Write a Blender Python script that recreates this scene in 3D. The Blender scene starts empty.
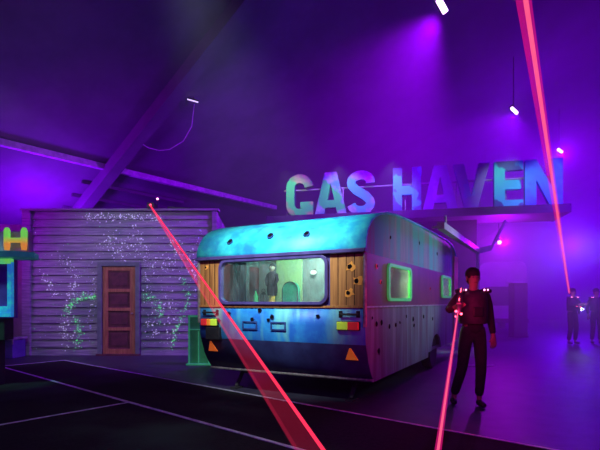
import bpy, bmesh, math, random
from mathutils import Vector, Matrix
from mathutils.geometry import tessellate_polygon
random.seed(7)
SC = bpy.context.scene
COL = SC.collection
PI = math.pi

# ------------------------------------------------------------------ materials
def nd(nt, kind, **kw):
    n = nt.nodes.new(kind)
    for k, v in kw.items():
        if k in n.inputs: n.inputs[k].default_value = v
        else: setattr(n, k, v)
    return n

def c4(c): return (c[0], c[1], c[2], 1.0)

def mat(name, c1, c2=None, rough=0.6, metal=0.0, scale=4.0, stretch=(1, 1, 1), lo=0.4, hi=0.62,
        bump=0.0, c3=None, scale3=2.0, lo3=0.55, hi3=0.62, emit=None, es=0.0, detail=5.0, spec=0.4, stretch3=(1, 1, 1)):
    m = bpy.data.materials.new(name); m.use_nodes = True
    nt = m.node_tree; b = nt.nodes['Principled BSDF']
    b.inputs['Roughness'].default_value = rough
    b.inputs['Metallic'].default_value = metal
    b.inputs['Specular IOR Level'].default_value = spec
    b.inputs['Base Color'].default_value = c4(c1)
    L = nt.links.new
    out = None
    if c2 is not None:
        tc = nd(nt, 'ShaderNodeTexCoord')
        mp = nd(nt, 'ShaderNodeMapping'); mp.inputs['Scale'].default_value = stretch
        L(tc.outputs['Object'], mp.inputs['Vector'])
        nz = nd(nt, 'ShaderNodeTexNoise', Scale=scale, Detail=detail, Roughness=0.6)
        L(mp.outputs[0], nz.inputs['Vector'])
        rp = nd(nt, 'ShaderNodeValToRGB')
        rp.color_ramp.elements[0].position = lo; rp.color_ramp.elements[0].color = c4(c1)
        rp.color_ramp.elements[1].position = hi; rp.color_ramp.elements[1].color = c4(c2)
        L(nz.outputs['Fac'], rp.inputs['Fac']); out = rp.outputs['Color']
        if c3 is not None:
            mp3 = nd(nt, 'ShaderNodeMapping'); mp3.inputs['Scale'].default_value = stretch3
            mp3.inputs['Location'].default_value = (3.1, 7.7, 1.3)
            L(tc.outputs['Object'], mp3.inputs['Vector'])
            n3 = nd(nt, 'ShaderNodeTexNoise', Scale=scale3, Detail=3.0)
            L(mp3.outputs[0], n3.inputs['Vector'])
            r3 = nd(nt, 'ShaderNodeValToRGB')
            r3.color_ramp.elements[0].position = lo3; r3.color_ramp.elements[1].position = hi3
            L(n3.outputs['Fac'], r3.inputs['Fac'])
            mx = nd(nt, 'ShaderNodeMix', data_type='RGBA')
            L(r3.outputs['Color'], mx.inputs[0]); L(out, mx.inputs[6]); mx.inputs[7].default_value = c4(c3)
            out = mx.outputs[2]
        L(out, b.inputs['Base Color'])
        if bump:
            bp = nd(nt, 'ShaderNodeBump', Strength=bump, Distance=0.02)
            L(nz.outputs['Fac'], bp.inputs['Height']); L(bp.outputs[0], b.inputs['Normal'])
    if emit is not None:
        if emit == 'base' and out is not None: L(out, b.inputs['Emission Color'])
        else: b.inputs['Emission Color'].default_value = c4(c1 if emit == 'base' else emit)
        b.inputs['Emission Strength'].default_value = es
        m.cycles.emission_sampling = 'NONE'
    return m

def lamp_mat(name, c, s):
    m = bpy.data.materials.new(name); m.use_nodes = True
    nt = m.node_tree; nt.nodes.clear()
    e = nd(nt, 'ShaderNodeEmission', Color=c4(c), Strength=s); o = nd(nt, 'ShaderNodeOutputMaterial')
    nt.links.new(e.outputs[0], o.inputs[0]); m.cycles.emission_sampling = 'NONE'
    return m

def beam_mat(name, c, s, alpha, fall=None):
    # the light of a laser scattered by the smoke it crosses: adds light, hides nothing much
    m = bpy.data.materials.new(name); m.use_nodes = True
    nt = m.node_tree; nt.nodes.clear(); L = nt.links.new
    tc = nd(nt, 'ShaderNodeTexCoord')
    nz = nd(nt, 'ShaderNodeTexNoise', Scale=2.2, Detail=4.0); L(tc.outputs['Object'], nz.inputs['Vector'])
    mr = nd(nt, 'ShaderNodeMapRange'); mr.inputs[1].default_value = 0.3; mr.inputs[2].default_value = 0.7
    mr.inputs[3].default_value = alpha * 0.75; mr.inputs[4].default_value = min(1, alpha * 1.25)
    L(nz.outputs['Fac'], mr.inputs[0]); al = mr.outputs[0]
    if fall:    # the fan of light spreads and weakens with the distance from its projector
        ln = nd(nt, 'ShaderNodeVectorMath', operation='LENGTH'); L(tc.outputs['Object'], ln.inputs[0])
        m2 = nd(nt, 'ShaderNodeMapRange')
        for q_, v_ in ((1, 0.0), (2, 11.0), (3, fall[0]), (4, fall[1])): m2.inputs[q_].default_value = v_
        L(ln.outputs['Value'], m2.inputs[0]); mu = nd(nt, 'ShaderNodeMath', operation='MULTIPLY'); L(al, mu.inputs[0]); L(m2.outputs[0], mu.inputs[1]); al = mu.outputs[0]
    e = nd(nt, 'ShaderNodeEmission', Color=c4(c), Strength=s); t = nd(nt, 'ShaderNodeBsdfTransparent')
    mx = nd(nt, 'ShaderNodeMixShader'); o = nd(nt, 'ShaderNodeOutputMaterial')
    L(al, mx.inputs[0]); L(t.outputs[0], mx.inputs[1]); L(e.outputs[0], mx.inputs[2]); L(mx.outputs[0], o.inputs[0])
    m.cycles.emission_sampling = 'NONE'
    return m

def glass_mat(name, dirt, amount):
    m = bpy.data.materials.new(name); m.use_nodes = True
    nt = m.node_tree; nt.nodes.clear(); L = nt.links.new
    t = nd(nt, 'ShaderNodeBsdfTransparent', Color=(0.86, 0.92, 0.9, 1)); g = nd(nt, 'ShaderNodeBsdfGlossy', Roughness=0.08)
    d = nd(nt, 'ShaderNodeBsdfDiffuse', Color=c4(dirt))
    lw = nd(nt, 'ShaderNodeLayerWeight', Blend=0.12)
    m1 = nd(nt, 'ShaderNodeMixShader'); L(lw.outputs['Fresnel'], m1.inputs[0]); L(t.outputs[0], m1.inputs[1]); L(g.outputs[0], m1.inputs[2])
    tc = nd(nt, 'ShaderNodeTexCoord')
    mp = nd(nt, 'ShaderNodeMapping'); mp.inputs['Scale'].default_value = (1, 1, 0.35); L(tc.outputs['Object'], mp.inputs['Vector'])
    nz = nd(nt, 'ShaderNodeTexNoise', Scale=9.0, Detail=8.0, Roughness=0.75); L(mp.outputs[0], nz.inputs['Vector'])
    mr = nd(nt, 'ShaderNodeMapRange'); mr.inputs[1].default_value = 0.45; mr.inputs[2].default_value = 0.72
    mr.inputs[3].default_value = amount * 0.35; mr.inputs[4].default_value = amount * 1.9
    L(nz.outputs['Fac'], mr.inputs[0])
    m2 = nd(nt, 'ShaderNodeMixShader'); L(mr.outputs[0], m2.inputs[0]); L(m1.outputs[0], m2.inputs[1]); L(d.outputs[0], m2.inputs[2])
    o = nd(nt, 'ShaderNodeOutputMaterial'); L(m2.outputs[0], o.inputs[0])
    return m

M = {}
M['floor'] = mat('concrete floor', (.028, .026, .045), (.045, .042, .065), rough=.5, scale=3, bump=.05)
M['carpet'] = mat('dark carpet', (.013, .007, .011), (.022, .013, .018), rough=.95, scale=30, bump=.3, c3=(.035, .05, .04), scale3=.7, lo3=.52, hi3=.7, spec=.1)
M['tape'] = mat('pale floor tape', (.75, .72, .80), (.45, .42, .5), scale=9, rough=.6)
M['hall'] = mat('dark hall cladding', (.10, .09, .12), (.14, .13, .16), scale=1.5, rough=.8)
M['ceil'] = mat('tent ceiling cloth', (.16, .15, .18), (.20, .19, .22), scale=.8, rough=.9)
M['beam_dark'] = mat('dark steel', (.10, .09, .11), (.14, .13, .15), scale=3, rough=.6)
M['beam_white'] = mat('white steel', (.72, .70, .74), (.5, .48, .54), scale=6, rough=.5)
M['siding'] = mat('weathered siding', (.24, .23, .27), (.40, .39, .42), scale=5, stretch=(.35, 1, 6), rough=.85, bump=.25, c3=(.16, .24, .20), scale3=1.3, lo3=.5, hi3=.75)
M['plaster'] = mat('stained plaster', (.20, .15, .20), (.30, .22, .26), scale=2.5, rough=.9, c3=(.35, .14, .12), scale3=1.1, lo3=.58, hi3=.75)
M['glow_white'] = mat('pale blacklight paint', (.72, .72, .85), rough=.7, emit='base', es=.30)
M['glow_green'] = mat('green blacklight paint', (.16, .75, .28), rough=.7, emit='base', es=.45)
M['glow_lilac'] = mat('lilac blacklight paint', (.50, .42, .85), rough=.7, emit='base', es=.18)
M['door'] = mat('red brown door paint', (.36, .14, .05), (.50, .22, .09), scale=8, stretch=(3, 1, .4), rough=.6)
M['door_dark'] = mat('dark door panel', (.10, .032, .035), (.16, .05, .05), scale=6, rough=.7)
M['door_frame'] = mat('grey door frame', (.13, .19, .16), (.19, .25, .22), scale=5, rough=.7)
M['roof_cyan'] = mat('turquoise caravan paint', (.02, .50, .74), (.06, .80, .80), scale=4.5, rough=.5, c3=(.02, .26, .60), scale3=3.1, lo3=.48, hi3=.68, stretch=(1, 1, 1), bump=.05)
M['panel_blue'] = mat('blue caravan paint', (.015, .15, .58), (.03, .30, .68), scale=3.6, rough=.5, c3=(.14, .52, .52), scale3=2.6, stretch3=(1, 1.6, .35), lo3=.5, hi3=.68, bump=.04)
M['wood'] = mat('orange wood boards', (.50, .21, .055), (.26, .09, .025), scale=5, stretch=(6, 6, .4), rough=.6, lo=.35, hi=.7, bump=.15)
M['wood_chip'] = mat('splintered bright wood', (.95, .38, .06), rough=.8)
M['hole'] = mat('black hole', (.004, .004, .005), rough=.95, spec=.05)
M['chip_blue'] = mat('chipped dark blue paint', (.015, .05, .20), rough=.7)
M['side_grey'] = mat('grey caravan paint', (.15, .20, .21), (.24, .28, .29), scale=3, stretch=(2.2, 1, .25), rough=.6, c3=(.05, .38, .34), scale3=2.2, stretch3=(1.6, 1, .12), lo3=.46, hi3=.58, bump=.04)
M['side_low'] = mat('dirty grey caravan paint', (.13, .17, .17), (.23, .28, .28), scale=3, stretch=(2.4, 1, .2), rough=.5, c3=(.13, .09, .11), scale3=2.3, stretch3=(2.2, 1, .2), lo3=.5, hi3=.62, bump=.05)
M['side_band'] = mat('maroon caravan band', (.13, .010, .014), (.20, .02, .03), scale=3, stretch=(1, 1, .4), rough=.5)
M['alu'] = mat('scuffed aluminium trim', (.55, .50, .46), (.32, .27, .24), scale=12, rough=.4, metal=.6)
M['rubber'] = mat('violet black rubber', (.05, .035, .16), (.08, .055, .22), scale=8, rough=.5)
M['black'] = mat('black plastic', (.012, .012, .014), (.02, .02, .022), scale=20, rough=.5)
M['chassis'] = mat('dark chassis steel', (.02, .02, .024), (.035, .03, .03), scale=10, rough=.7)
M['tyre'] = mat('tyre rubber', (.012, .012, .012), (.02, .02, .02), scale=30, rough=.9)
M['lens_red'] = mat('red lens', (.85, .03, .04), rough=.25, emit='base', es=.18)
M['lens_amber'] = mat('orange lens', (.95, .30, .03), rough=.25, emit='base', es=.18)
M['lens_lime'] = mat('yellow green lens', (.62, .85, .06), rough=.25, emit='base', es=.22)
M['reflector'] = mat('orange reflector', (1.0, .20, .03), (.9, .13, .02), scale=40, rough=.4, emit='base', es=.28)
M['neon_frame'] = mat('bright green window frame paint', (.05, .80, .16), (.12, .85, .20), scale=6, rough=.5, emit='base', es=.20)
M['curtain_pale'] = mat('pale net curtain', (.50, .56, .46), (.68, .74, .60), scale=4, stretch=(6, 1, .3), rough=.9, emit=None)
nt_ = M['curtain_pale'].node_tree; p_ = nt_.nodes['Principled BSDF']; t_ = nd(nt_, 'ShaderNodeBsdfTranslucent', Color=(.7, .76, .6, 1)); x_ = nd(nt_, 'ShaderNodeMixShader')
x_.inputs[0].default_value = .7; nt_.links.new(p_.outputs[0], x_.inputs[1]); nt_.links.new(t_.outputs[0], x_.inputs[2]); nt_.links.new(x_.outputs[0], nt_.nodes['Material Output'].inputs['Surface'])
M['glass_rear'] = glass_mat('spattered rear glass', (.30, .36, .38), .10)
M['glass_side'] = glass_mat('dusty side glass', (.55, .60, .52), .30)
M['in_grey'] = mat('grey caravan lining', (.22, .25, .25), (.32, .35, .34), scale=3, rough=.8)
M['in_lime'] = mat('pale yellow green panel', (.52, .74, .34), (.44, .66, .34), scale=2, rough=.7)
M['in_dark'] = mat('dark caravan interior', (.10, .11, .12), (.14, .15, .16), scale=3, rough=.8)
M['drape'] = mat('grey green drape', (.14, .20, .18), (.28, .36, .32), scale=4, stretch=(1, 9, .3), rough=.9)
M['robe'] = mat('dark plum cloth', (.02, .008, .022), (.035, .015, .035), scale=9, rough=.9)
M['skin_pale'] = mat('pale doll skin', (.72, .55, .45), rough=.6)
M['gold'] = mat('yellow gold paint', (.85, .50, .08), rough=.5)
M['teal_cloth'] = mat('teal green cloth', (.02, .36, .20), (.05, .46, .28), scale=9, rough=.85)
M['green_paint'] = mat('green painted metal', (.03, .34, .10), (.05, .42, .14), scale=5, rough=.5)
M['green_edge'] = mat('bright green edge paint', (.06, .62, .20), (.09, .72, .26), scale=5, rough=.5, emit='base', es=.12)
M['cy_edge'] = mat('cyan blacklight paint', (.03, .28, .90), (.04, .70, .62), scale=4.2, rough=.5, emit='base', es=.38)
M['lime_edge'] = mat('lime blacklight paint', (.22, .90, .14), (.12, .80, .30), scale=3, rough=.5, emit='base', es=.5)
M['letter_glow'] = None
M['violet_pane'] = mat('violet booth panel', (.20, .07, .55), (.10, .04, .32), scale=1.5, rough=.3)
M['teal_slab'] = mat('dull teal canopy', (.05, .40, .42), (.03, .28, .36), scale=3, rough=.6, emit='base', es=.10)  # slight glow added because no lamp reaches the slab
M['pink_board'] = mat('pale pink board', (.62, .42, .60), (.50, .30, .55), scale=3, rough=.7)
M['canopy'] = mat('dark canopy metal', (.05, .05, .07), (.08, .08, .11), scale=2, rough=.6)
M['facade'] = mat('dark station facade', (.05, .045, .065), (.08, .07, .10), scale=1.2, rough=.8)
M['lampbody'] = mat('black lamp housing', (.02, .02, .022), rough=.5)
M['cloth_dark'] = mat('dark clothing', (.014, .011, .016), (.024, .018, .026), scale=12, rough=.9)
M['cloth_vest'] = mat('dark padded vest', (.03, .022, .03), (.045, .032, .042), scale=14, rough=.7)
M['skin'] = mat('skin', (.30, .17, .12), rough=.6)
M['hair'] = mat('dark hair', (.012, .009, .009), rough=.7)
M['van'] = mat('pale van paint', (.45, .45, .50), (.55, .55, .60), scale=1.5, rough=.4)
M['van_glass'] = mat('dark van glass', (.03, .03, .05), rough=.1)
M['led_pink'] = lamp_mat('pink led', (1.0, .22, .55), 7)
M['led_red'] = lamp_mat('red led', (1.0, .06, .12), 8)
M['led_white'] = lamp_mat('blue white led', (.55, .62, 1.0), 22)
M['lamp_violet'] = lamp_mat('violet lamp lens', (.80, .42, 1.0), 9)
M['lamp_dim'] = lamp_mat('dim violet tube', (.62, .45, 1.0), 1.6)
M['lamp_mag'] = lamp_mat('magenta lamp lens', (.95, .30, 1.0), 8)
M['lamp_warm'] = lamp_mat('small warm lamp', (.75, 1.0, .85), 2.2)
M['laser_core'] = beam_mat('laser core', (1.0, .03, .09), 1.5, .6)
M['laser_hot'] = beam_mat('laser hot core', (1.0, .13, .22), 1.5, .5)
M['laser_sheet'] = beam_mat('laser sheet', (1.0, .03, .12), 1.5, .085, (2.6, .25))
M['laser_pink'] = beam_mat('laser pink body', (1.0, .01, .28), .9, .26)

# ------------------------------------------------------------------ mesh builder
class MB:
    def __init__(s): s.v = []; s.f = []; s.m = []
    def add(s, vs, fs, mi=0):
        o = len(s.v); s.v += [tuple(v) for v in vs]
        for f in fs: s.f.append(tuple(i + o for i in f)); s.m.append(mi)
    def box(s, c, d, mi=0, R=None):
        R = R or Matrix.Identity(3); c = Vector(c)
        vs = [c + R @ Vector((x * d[0] / 2, y * d[1] / 2, z * d[2] / 2)) for x in (-1, 1) for y in (-1, 1) for z in (-1, 1)]
        s.add(vs, [(0, 1, 3, 2), (4, 6, 7, 5), (0, 4, 5, 1), (2, 3, 7, 6), (0, 2, 6, 4), (1, 5, 7, 3)], mi)
    def bx(s, x0, x1, y0, y1, z0, z1, mi=0):
        s.box(((x0 + x1) / 2, (y0 + y1) / 2, (z0 + z1) / 2), (abs(x1 - x0), abs(y1 - y0), abs(z1 - z0)), mi)
    def bar(s, a, b, w, h, mi=0):
        a = Vector(a); b = Vector(b); d = (b - a)
        R = d.to_track_quat('X', 'Z').to_matrix()
        s.box((a + b) / 2, (d.length, w, h), mi, R)
    def tube(s, pts, r, n=10, mi=0, caps=True):
        pts = [Vector(p) for p in pts]
        rs = r if isinstance(r, (list, tuple)) else [r] * len(pts)
        vs = []; fs = []
        up0 = None
        for i, p in enumerate(pts):
            t = (pts[min(i + 1, len(pts) - 1)] - pts[max(i - 1, 0)]).normalized()
            if up0 is None: up0 = Vector((0, 0, 1)) if abs(t.z) < .9 else Vector((1, 0, 0))
            a = t.cross(up0).normalized(); b = a.cross(t).normalized(); up0 = b
            for k in range(n):
                th = 2 * PI * k / n
                vs.append(p + (a * math.cos(th) + b * math.sin(th)) * rs[i])
        for i in range(len(pts) - 1):
            for k in range(n):
                k2 = (k + 1) % n
                fs.append((i * n + k, i * n + k2, (i + 1) * n + k2, (i + 1) * n + k))
        if caps: fs.append(tuple(range(n - 1, -1, -1))); fs.append(tuple((len(pts) - 1) * n + k for k in range(n)))
        s.add(vs, fs, mi)
    def lathe(s, prof, c=(0, 0, 0), n=20, mi=0, sx=1, sy=1):
        vs = []; fs = []
        for r, z in prof:
            for k in range(n):
                th = 2 * PI * k / n
                vs.append((c[0] + r * sx * math.cos(th), c[1] + r * sy * math.sin(th), c[2] + z))
        for i in range(len(prof) - 1):
            for k in range(n):
                k2 = (k + 1) % n
                fs.append((i * n + k, i * n + k2, (i + 1) * n + k2, (i + 1) * n + k))
        fs.append(tuple(range(n - 1, -1, -1))); fs.append(tuple((len(prof) - 1) * n + k for k in range(n)))
        s.add(vs, fs, mi)
    def plate(s, outer, holes, fn, t, mi=0):
        # flat plate with holes; fn(a, b, depth) -> xyz
        loops = [[Vector((p[0], p[1], 0)) for p in outer]] + [[Vector((p[0], p[1], 0)) for p in h] for h in holes]
        tris = tessellate_polygon(loops)
        flat = [p for l in loops for p in l]; n = len(flat)
        vs = [fn(p.x, p.y, 0) for p in flat] + [fn(p.x, p.y, t) for p in flat]
        fs = [tuple(tr) for tr in tris] + [tuple(i + n for i in reversed(tr)) for tr in tris]
        o = 0
        for l in loops:
            m = len(l)
            for i in range(m):
                j = (i + 1) % m
                fs.append((o + i, o + j, o + j + n, o + i + n))
            o += m
        s.add(vs, fs, mi)
    def disc(s, fn, a, b, r, d, mi=0, n=9, jit=.25, depth=.004):
        pts = []
        for k in range(n):
            th = 2 * PI * k / n; rr = r * (1 + random.uniform(-jit, jit))
            pts.append((a + rr * math.cos(th), b + rr * math.sin(th)))
        vs = [fn(p[0], p[1], d) for p in pts] + [fn(p[0], p[1], d + depth) for p in pts]
        fs = [tuple(range(n)), tuple(range(2 * n - 1, n - 1, -1))] + [(i, (i + 1) % n, n + (i + 1) % n, n + i) for i in range(n)]
        s.add(vs, fs, mi)
    def build(s, name, mats, parent=None, bevel=0, smooth=False, solid=0, sub=0):
        me = bpy.data.meshes.new(name); me.from_pydata(s.v, [], s.f)
        if not isinstance(mats, (list, tuple)): mats = [mats]
        for m in mats: me.materials.append(m)
        for p, mi in zip(me.polygons, s.m): p.material_index = mi; p.use_smooth = smooth
        bm = bmesh.new(); bm.from_mesh(me); bmesh.ops.recalc_face_normals(bm, faces=bm.faces); bm.to_mesh(me); bm.free()
        o = bpy.data.objects.new(name, me); COL.objects.link(o)
        if parent: o.parent = parent
        if solid: md = o.modifiers.new('solid', 'SOLIDIFY'); md.thickness = solid; md.offset = 0
        if bevel:
            md = o.modifiers.new('bevel', 'BEVEL'); md.width = bevel; md.segments = 2; md.limit_method = 'ANGLE'
        if sub: md = o.modifiers.new('sub', 'SUBSURF'); md.levels = sub; md.render_levels = sub
        if smooth and not sub and hasattr(me, 'set_sharp_from_angle'): me.set_sharp_from_angle(angle=.7)
        return o

def tag(o, label, cat, group=None, kind=None):
    o['label'] = label; o['category'] = cat
    if group: o['group'] = group
    if kind: o['kind'] = kind
    return o
def structure(o): o['kind'] = 'structure'; return o
def empty(name, loc=(0, 0, 0), rz=0):
    o = bpy.data.objects.new(name, None); COL.objects.link(o); o.location = loc; o.rotation_euler = (0, 0, rz)
    o.empty_display_size = .2
    return o
def copy_tree(o, parent=None):
    c = o.copy(); COL.objects.link(c); c.parent = parent
    for ch in list(o.children): copy_tree(ch, c)
    return c
def rrect(a0, a1, b0, b1, r, n=5):
    pts = []
    for cx, cy, st in ((a1 - r, b0 + r, -PI / 2), (a1 - r, b1 - r, 0), (a0 + r, b1 - r, PI / 2), (a0 + r, b0 + r, PI)):
        for k in range(n + 1):
            th = st + PI / 2 * k / n
            pts.append((cx + r * math.cos(th), cy + r * math.sin(th)))
    return pts

# ------------------------------------------------------------------ hall axes (z up; camera at the origin, looking along +y)
A = Vector((.629, .777, 0)); B = Vector((.777, -.629, 0)); E0 = Vector((-5.84, 13.94, 0))
def hall(a, s, z): p = E0 + A * a + B * s; return (p.x, p.y, z)
SL = .474; Z0 = 5.5; RIDGE = 14.0
def roofz(s): return Z0 + SL * s if s <= RIDGE else Z0 + SL * (2 * RIDGE - s)

def build_room():
    b = MB(); b.bx(-16, 32, -14, 44, -.12, 0); structure(b.build('floor', M['floor']))
    b = MB()
    a0, a1 = -22, 30; s0, s1 = -5.5, 2 * RIDGE + 5.5
    vs = [hall(a0, s0, roofz(s0)), hall(a1, s0, roofz(s0)), hall(a1, RIDGE, roofz(RIDGE)), hall(a0, RIDGE, roofz(RIDGE)),
          hall(a1, s1, roofz(s1)), hall(a0, s1, roofz(s1))]
    b.add(vs, [(0, 1, 2, 3), (3, 2, 4, 5)]); structure(b.build('ceiling', M['ceil'], solid=.05))
    for nm, s in (('wall_left', s0), ('wall_right', s1)):
        b = MB(); z = roofz(s)
        b.add([hall(a0, s, 0), hall(a1, s, 0), hall(a1, s, z), hall(a0, s, z)], [(0, 1, 2, 3)])
        structure(b.build(nm, M['hall'], solid=.05))
    for nm, a in (('wall_end', a1), ('wall_rear', a0)):
        b = MB()
        b.add([hall(a, s0, 0), hall(a, s1, 0), hall(a, s1, roofz(s1)), hall(a, RIDGE, roofz(RIDGE)), hall(a, s0, roofz(s0))], [(0, 1, 2, 3, 4)])
        structure(b.build(nm, M['hall'], solid=.05))
    # eave beam, purlins, rafter
    b = MB(); b.bar(hall(-14, 0, Z0 - .12), hall(7.6, 0, Z0 - .12), .16, .17)
    structure(b.build('trim_1', M['beam_white']))
    for i, s in enumerate((-.85, -1.5, -2.15)):
        b = MB(); b.bar(hall(-.4, s, roofz(s) - .08), hall(3.4, s, roofz(s) - .08), .08, .10)
        structure(b.build('trim_%d' % (i + 2), M['beam_dark']))
    b = MB(); b.bar(hall(0, -4.5, roofz(-4.5) - .34), hall(0, RIDGE, roofz(RIDGE) - .34), .34, .34)
    structure(b.build('trim_5', M['ceil']))
build_room()

b = MB(); b.tube([(-4.70, 13.0, 5.98), (-4.6, 13.0, 5.86), (-4.31, 13.0, 5.68), (-4.0, 13.0, 5.60), (-3.7, 12.98, 5.62), (-3.3, 12.95, 5.85), (-3.05, 12.9, 6.25), (-2.95, 12.85, 7.0)], .013, 6)
tag(b.build('hanging_cable', M['beam_white'], smooth=True), 'thin pale cable sagging beside the dark sloping rafter at upper left', 'cable')
# floor covering and tape lines
def strip(a, b2, w, name, label, group='tape lines on the floor'):
    b = MB(); b.bar((a[0], a[1], .016), (b2[0], b2[1], .016), w, .006)
    return tag(b.build(name, M['tape']), label, 'tape', group)
C0 = Vector((-5.2, 10.1)); bx = Vector((.771, -.637)); ax = Vector((.637, .771))
c = [C0, C0 + bx * 19, C0 + bx * 19 - ax * 14, C0 - ax * 14]
b = MB(); b.plate([(p.x, p.y) for p in c], [], lambda x, y, d: (x, y, d), .012)
tag(b.build('carpet', M['carpet']), 'very dark carpet covering the foreground floor up to the pale edge line', 'carpet')
q = C0 + bx * 19
strip(C0, q, .035, 'floor_tape', 'thin pale edge line passing just in front of the caravan')
q2 = C0 - ax * 5
strip(C0, q2, .03, 'floor_tape', 'thin pale line at far left running below the low crate')
strip((-6.2, 9.33), (1.2, 2.95), .045, 'floor_tape', 'pale line running from far left diagonally to bottom centre')
strip((-4.3, 3.46), (-2.2, 5.86), .035, 'floor_tape', 'short pale line joining the diagonal line at lower left')
strip((3.35, 9.3), (3.95, 9.3), .06, 'floor_tape', 'short pale dash on the floor behind the standing person')

# ------------------------------------------------------------------ clapboard wall with door
def build_wall():
    X0, X1, Y, H = -6.6, -2.1, 11.2, 3.52
    DX0, DX1, DH = -4.83, -3.98, 2.17
    b = MB()
    z = .0; rows = 18; hh = H / rows
    def board(x0, x1, z):
        vs = []
        for x in (x0, x1): vs += [(x, Y + .10, z), (x, Y - .035, z), (x, Y, z + hh), (x, Y + .10, z + hh)]
        b.add(vs, [(0, 1, 2, 3), (7, 6, 5, 4), (1, 5, 6, 2), (0, 4, 5, 1), (3, 2, 6, 7), (0, 3, 7, 4)])
    for i in range(rows):
        z = i * hh
        j = random.uniform(-.004, .004)
        if z + hh * .6 < DH: board(X0, DX0 - .1, z); board(DX1 + .1, X1, z)
        else: board(X0, X1, z)
    fn = lambda x, z, d: (x, Y - .040 - d, z)
    def dot(x, z, r, mi):
        if not (X0 + .05 < x < X1 - .05 and .05 < z < H - .05): return
        if DX0 - .15 < x < DX1 + .15 and z < DH + .12: return
        b.disc(fn, x, z, r, 0, mi, n=6, jit=.4, depth=.004)
    # sprayed trails: polylines in (x, z) with colour, spread and count
    trails = [
        ([(-5.5, 1.30), (-5.25, 1.42), (-4.95, 1.40)], 2, .05, 130),
        ([(-5.75, 1.05), (-5.5, 1.30)], 2, .06, 50),
        ([(-3.85, 1.42), (-3.6, 1.40), (-3.45, 1.20), (-3.4, .8)], 2, .06, 110),
        ([(-2.85, 1.9), (-2.72, 1.5), (-2.8, 1.1), (-3.0, .6), (-3.1, .2)], 2, .05, 150),
        ([(-5.5, .95), (-5.38, .6), (-5.42, .2)], 2, .06, 90),
        ([(-5.9, 2.4), (-5.6, 2.2), (-5.45, 1.8), (-5.6, 1.3), (-5.75, .6), (-5.7, .2)], 1, .09, 190),
        ([(-6.35, 2.0), (-6.1, 1.75), (-5.95, 1.4)], 1, .05, 50),
        ([(-4.9, 2.6), (-4.6, 2.8), (-4.3, 2.55), (-4.4, 2.3)], 1, .12, 130),
        ([(-4.2, 3.0), (-3.9, 2.7), (-3.7, 2.3), (-3.45, 2.1), (-3.0, 2.2)], 1, .14, 200),
        ([(-5.2, 3.38), (-4.8, 3.36), (-4.3, 3.40), (-3.4, 3.36)], 1, .07, 200),
        ([(-3.8, 2.1), (-3.75, 1.6), (-3.7, 1.0), (-3.5, .4)], 1, .10, 110),
        ([(-3.2, 2.9), (-2.9, 2.5), (-2.6, 2.2), (-2.5, 1.8)], 1, .10, 120),
        ([(-2.5, 3.1), (-2.4, 2.4), (-2.45, 1.4)], 3, .10, 90),
        ([(-5.0, 2.3), (-5.05, 1.5), (-5.1, .6)], 3, .10, 90),
        ([(-3.3, 1.6), (-3.1, 1.0), (-3.2, .3)], 1, .10, 90),
    ]
    for pts, mi, sp, n in trails:
        L = [math.dist(pts[i], pts[i + 1]) for i in range(len(pts) - 1)]; T = sum(L)
        for _ in range(n):
            t = random.random() * T; i = 0
            while t > L[i] and i < len(L) - 1: t -= L[i]; i += 1
            f = t / L[i]
            x = pts[i][0] * (1 - f) + pts[i + 1][0] * f + random.gauss(0, sp)
            zz = pts[i][1] * (1 - f) + pts[i + 1][1] * f + random.gauss(0, sp)
            dot(x, zz, .005 + .016 * random.random() ** 2.2, mi if random.random() < .85 else 1)
    for _ in range(420):
        dot(random.uniform(X0, X1), random.uniform(.1, H), .003 + .009 * random.random() ** 2, random.choice((1, 3, 3, 3, 2)))
    structure(b.build('wall_clapboard', [M['siding'], M['glow_white'], M['glow_green'], M['glow_lilac']]))
    # corner boards and parapet cap
    b = MB(); b.bx(X0 - .16, X0 + .04, Y - .08, Y + .12, 0, H); structure(b.build('trim_6', M['siding'], bevel=.008))
    b = MB(); b.bx(X1 - .04, X1 + .08, Y - .08, Y + .12, 0, H - .02); structure(b.build('trim_7', M['siding'], bevel=.008))
    b = MB(); b.bx(X0 - .2, X1 + .12, Y - .09, Y + .16, H, H + .05); structure(b.build('trim_8', M['siding']))
    # plaster return wall at the left, and the shed side wall running back at the right
    b = MB(); b.bx(-11, X0 - .16, Y + .02, Y + .14, 0, 3.2); structure(b.build('wall_plaster', M['plaster']))
    b = MB(); b.plate([(Y + .13, 0), (15.2, 0), (15.2, 2.9), (Y + .13, 3.46)], [], lambda y, z, d: (X1 - .02 + d, y, z), .1)
    structure(b.build('wall_shed', M['siding']))
    # door
    d = empty('door_1', ((DX0 + DX1) / 2, Y - .03, 0)); structure(d)
    w = (DX1 - DX0) / 2
    b = MB(); fr = .10
    b.bx(-w - .09, -w + .02, -.06, .08, 0, DH + .10); b.bx(w - .02, w + .09, -.06, .08, 0, DH + .10); b.bx(-w + .02, w - .02, -.06, .08, DH, DH + .10)
    b.build('door_frame', M['door_frame'], d, bevel=.006)
    b = MB()
    holes = []; zs = [.14, .60, .66, 1.08, 1.14, 1.54, 1.60, 2.06]
    W = w - .03
    for i in range(0, 8, 2): holes.append([(-W + .13, zs[i] + .02), (W - .13, zs[i] + .02), (W - .13, zs[i + 1]), (-W + .13, zs[i + 1])])
    b.plate([(-W, .03), (W, .03), (W, DH - .01), (-W, DH - .01)], holes, lambda x, z, dd: (x, -.03 + dd, z), .05)
    leaf = b.build('door_leaf', M['door'], d, bevel=.006)
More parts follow.
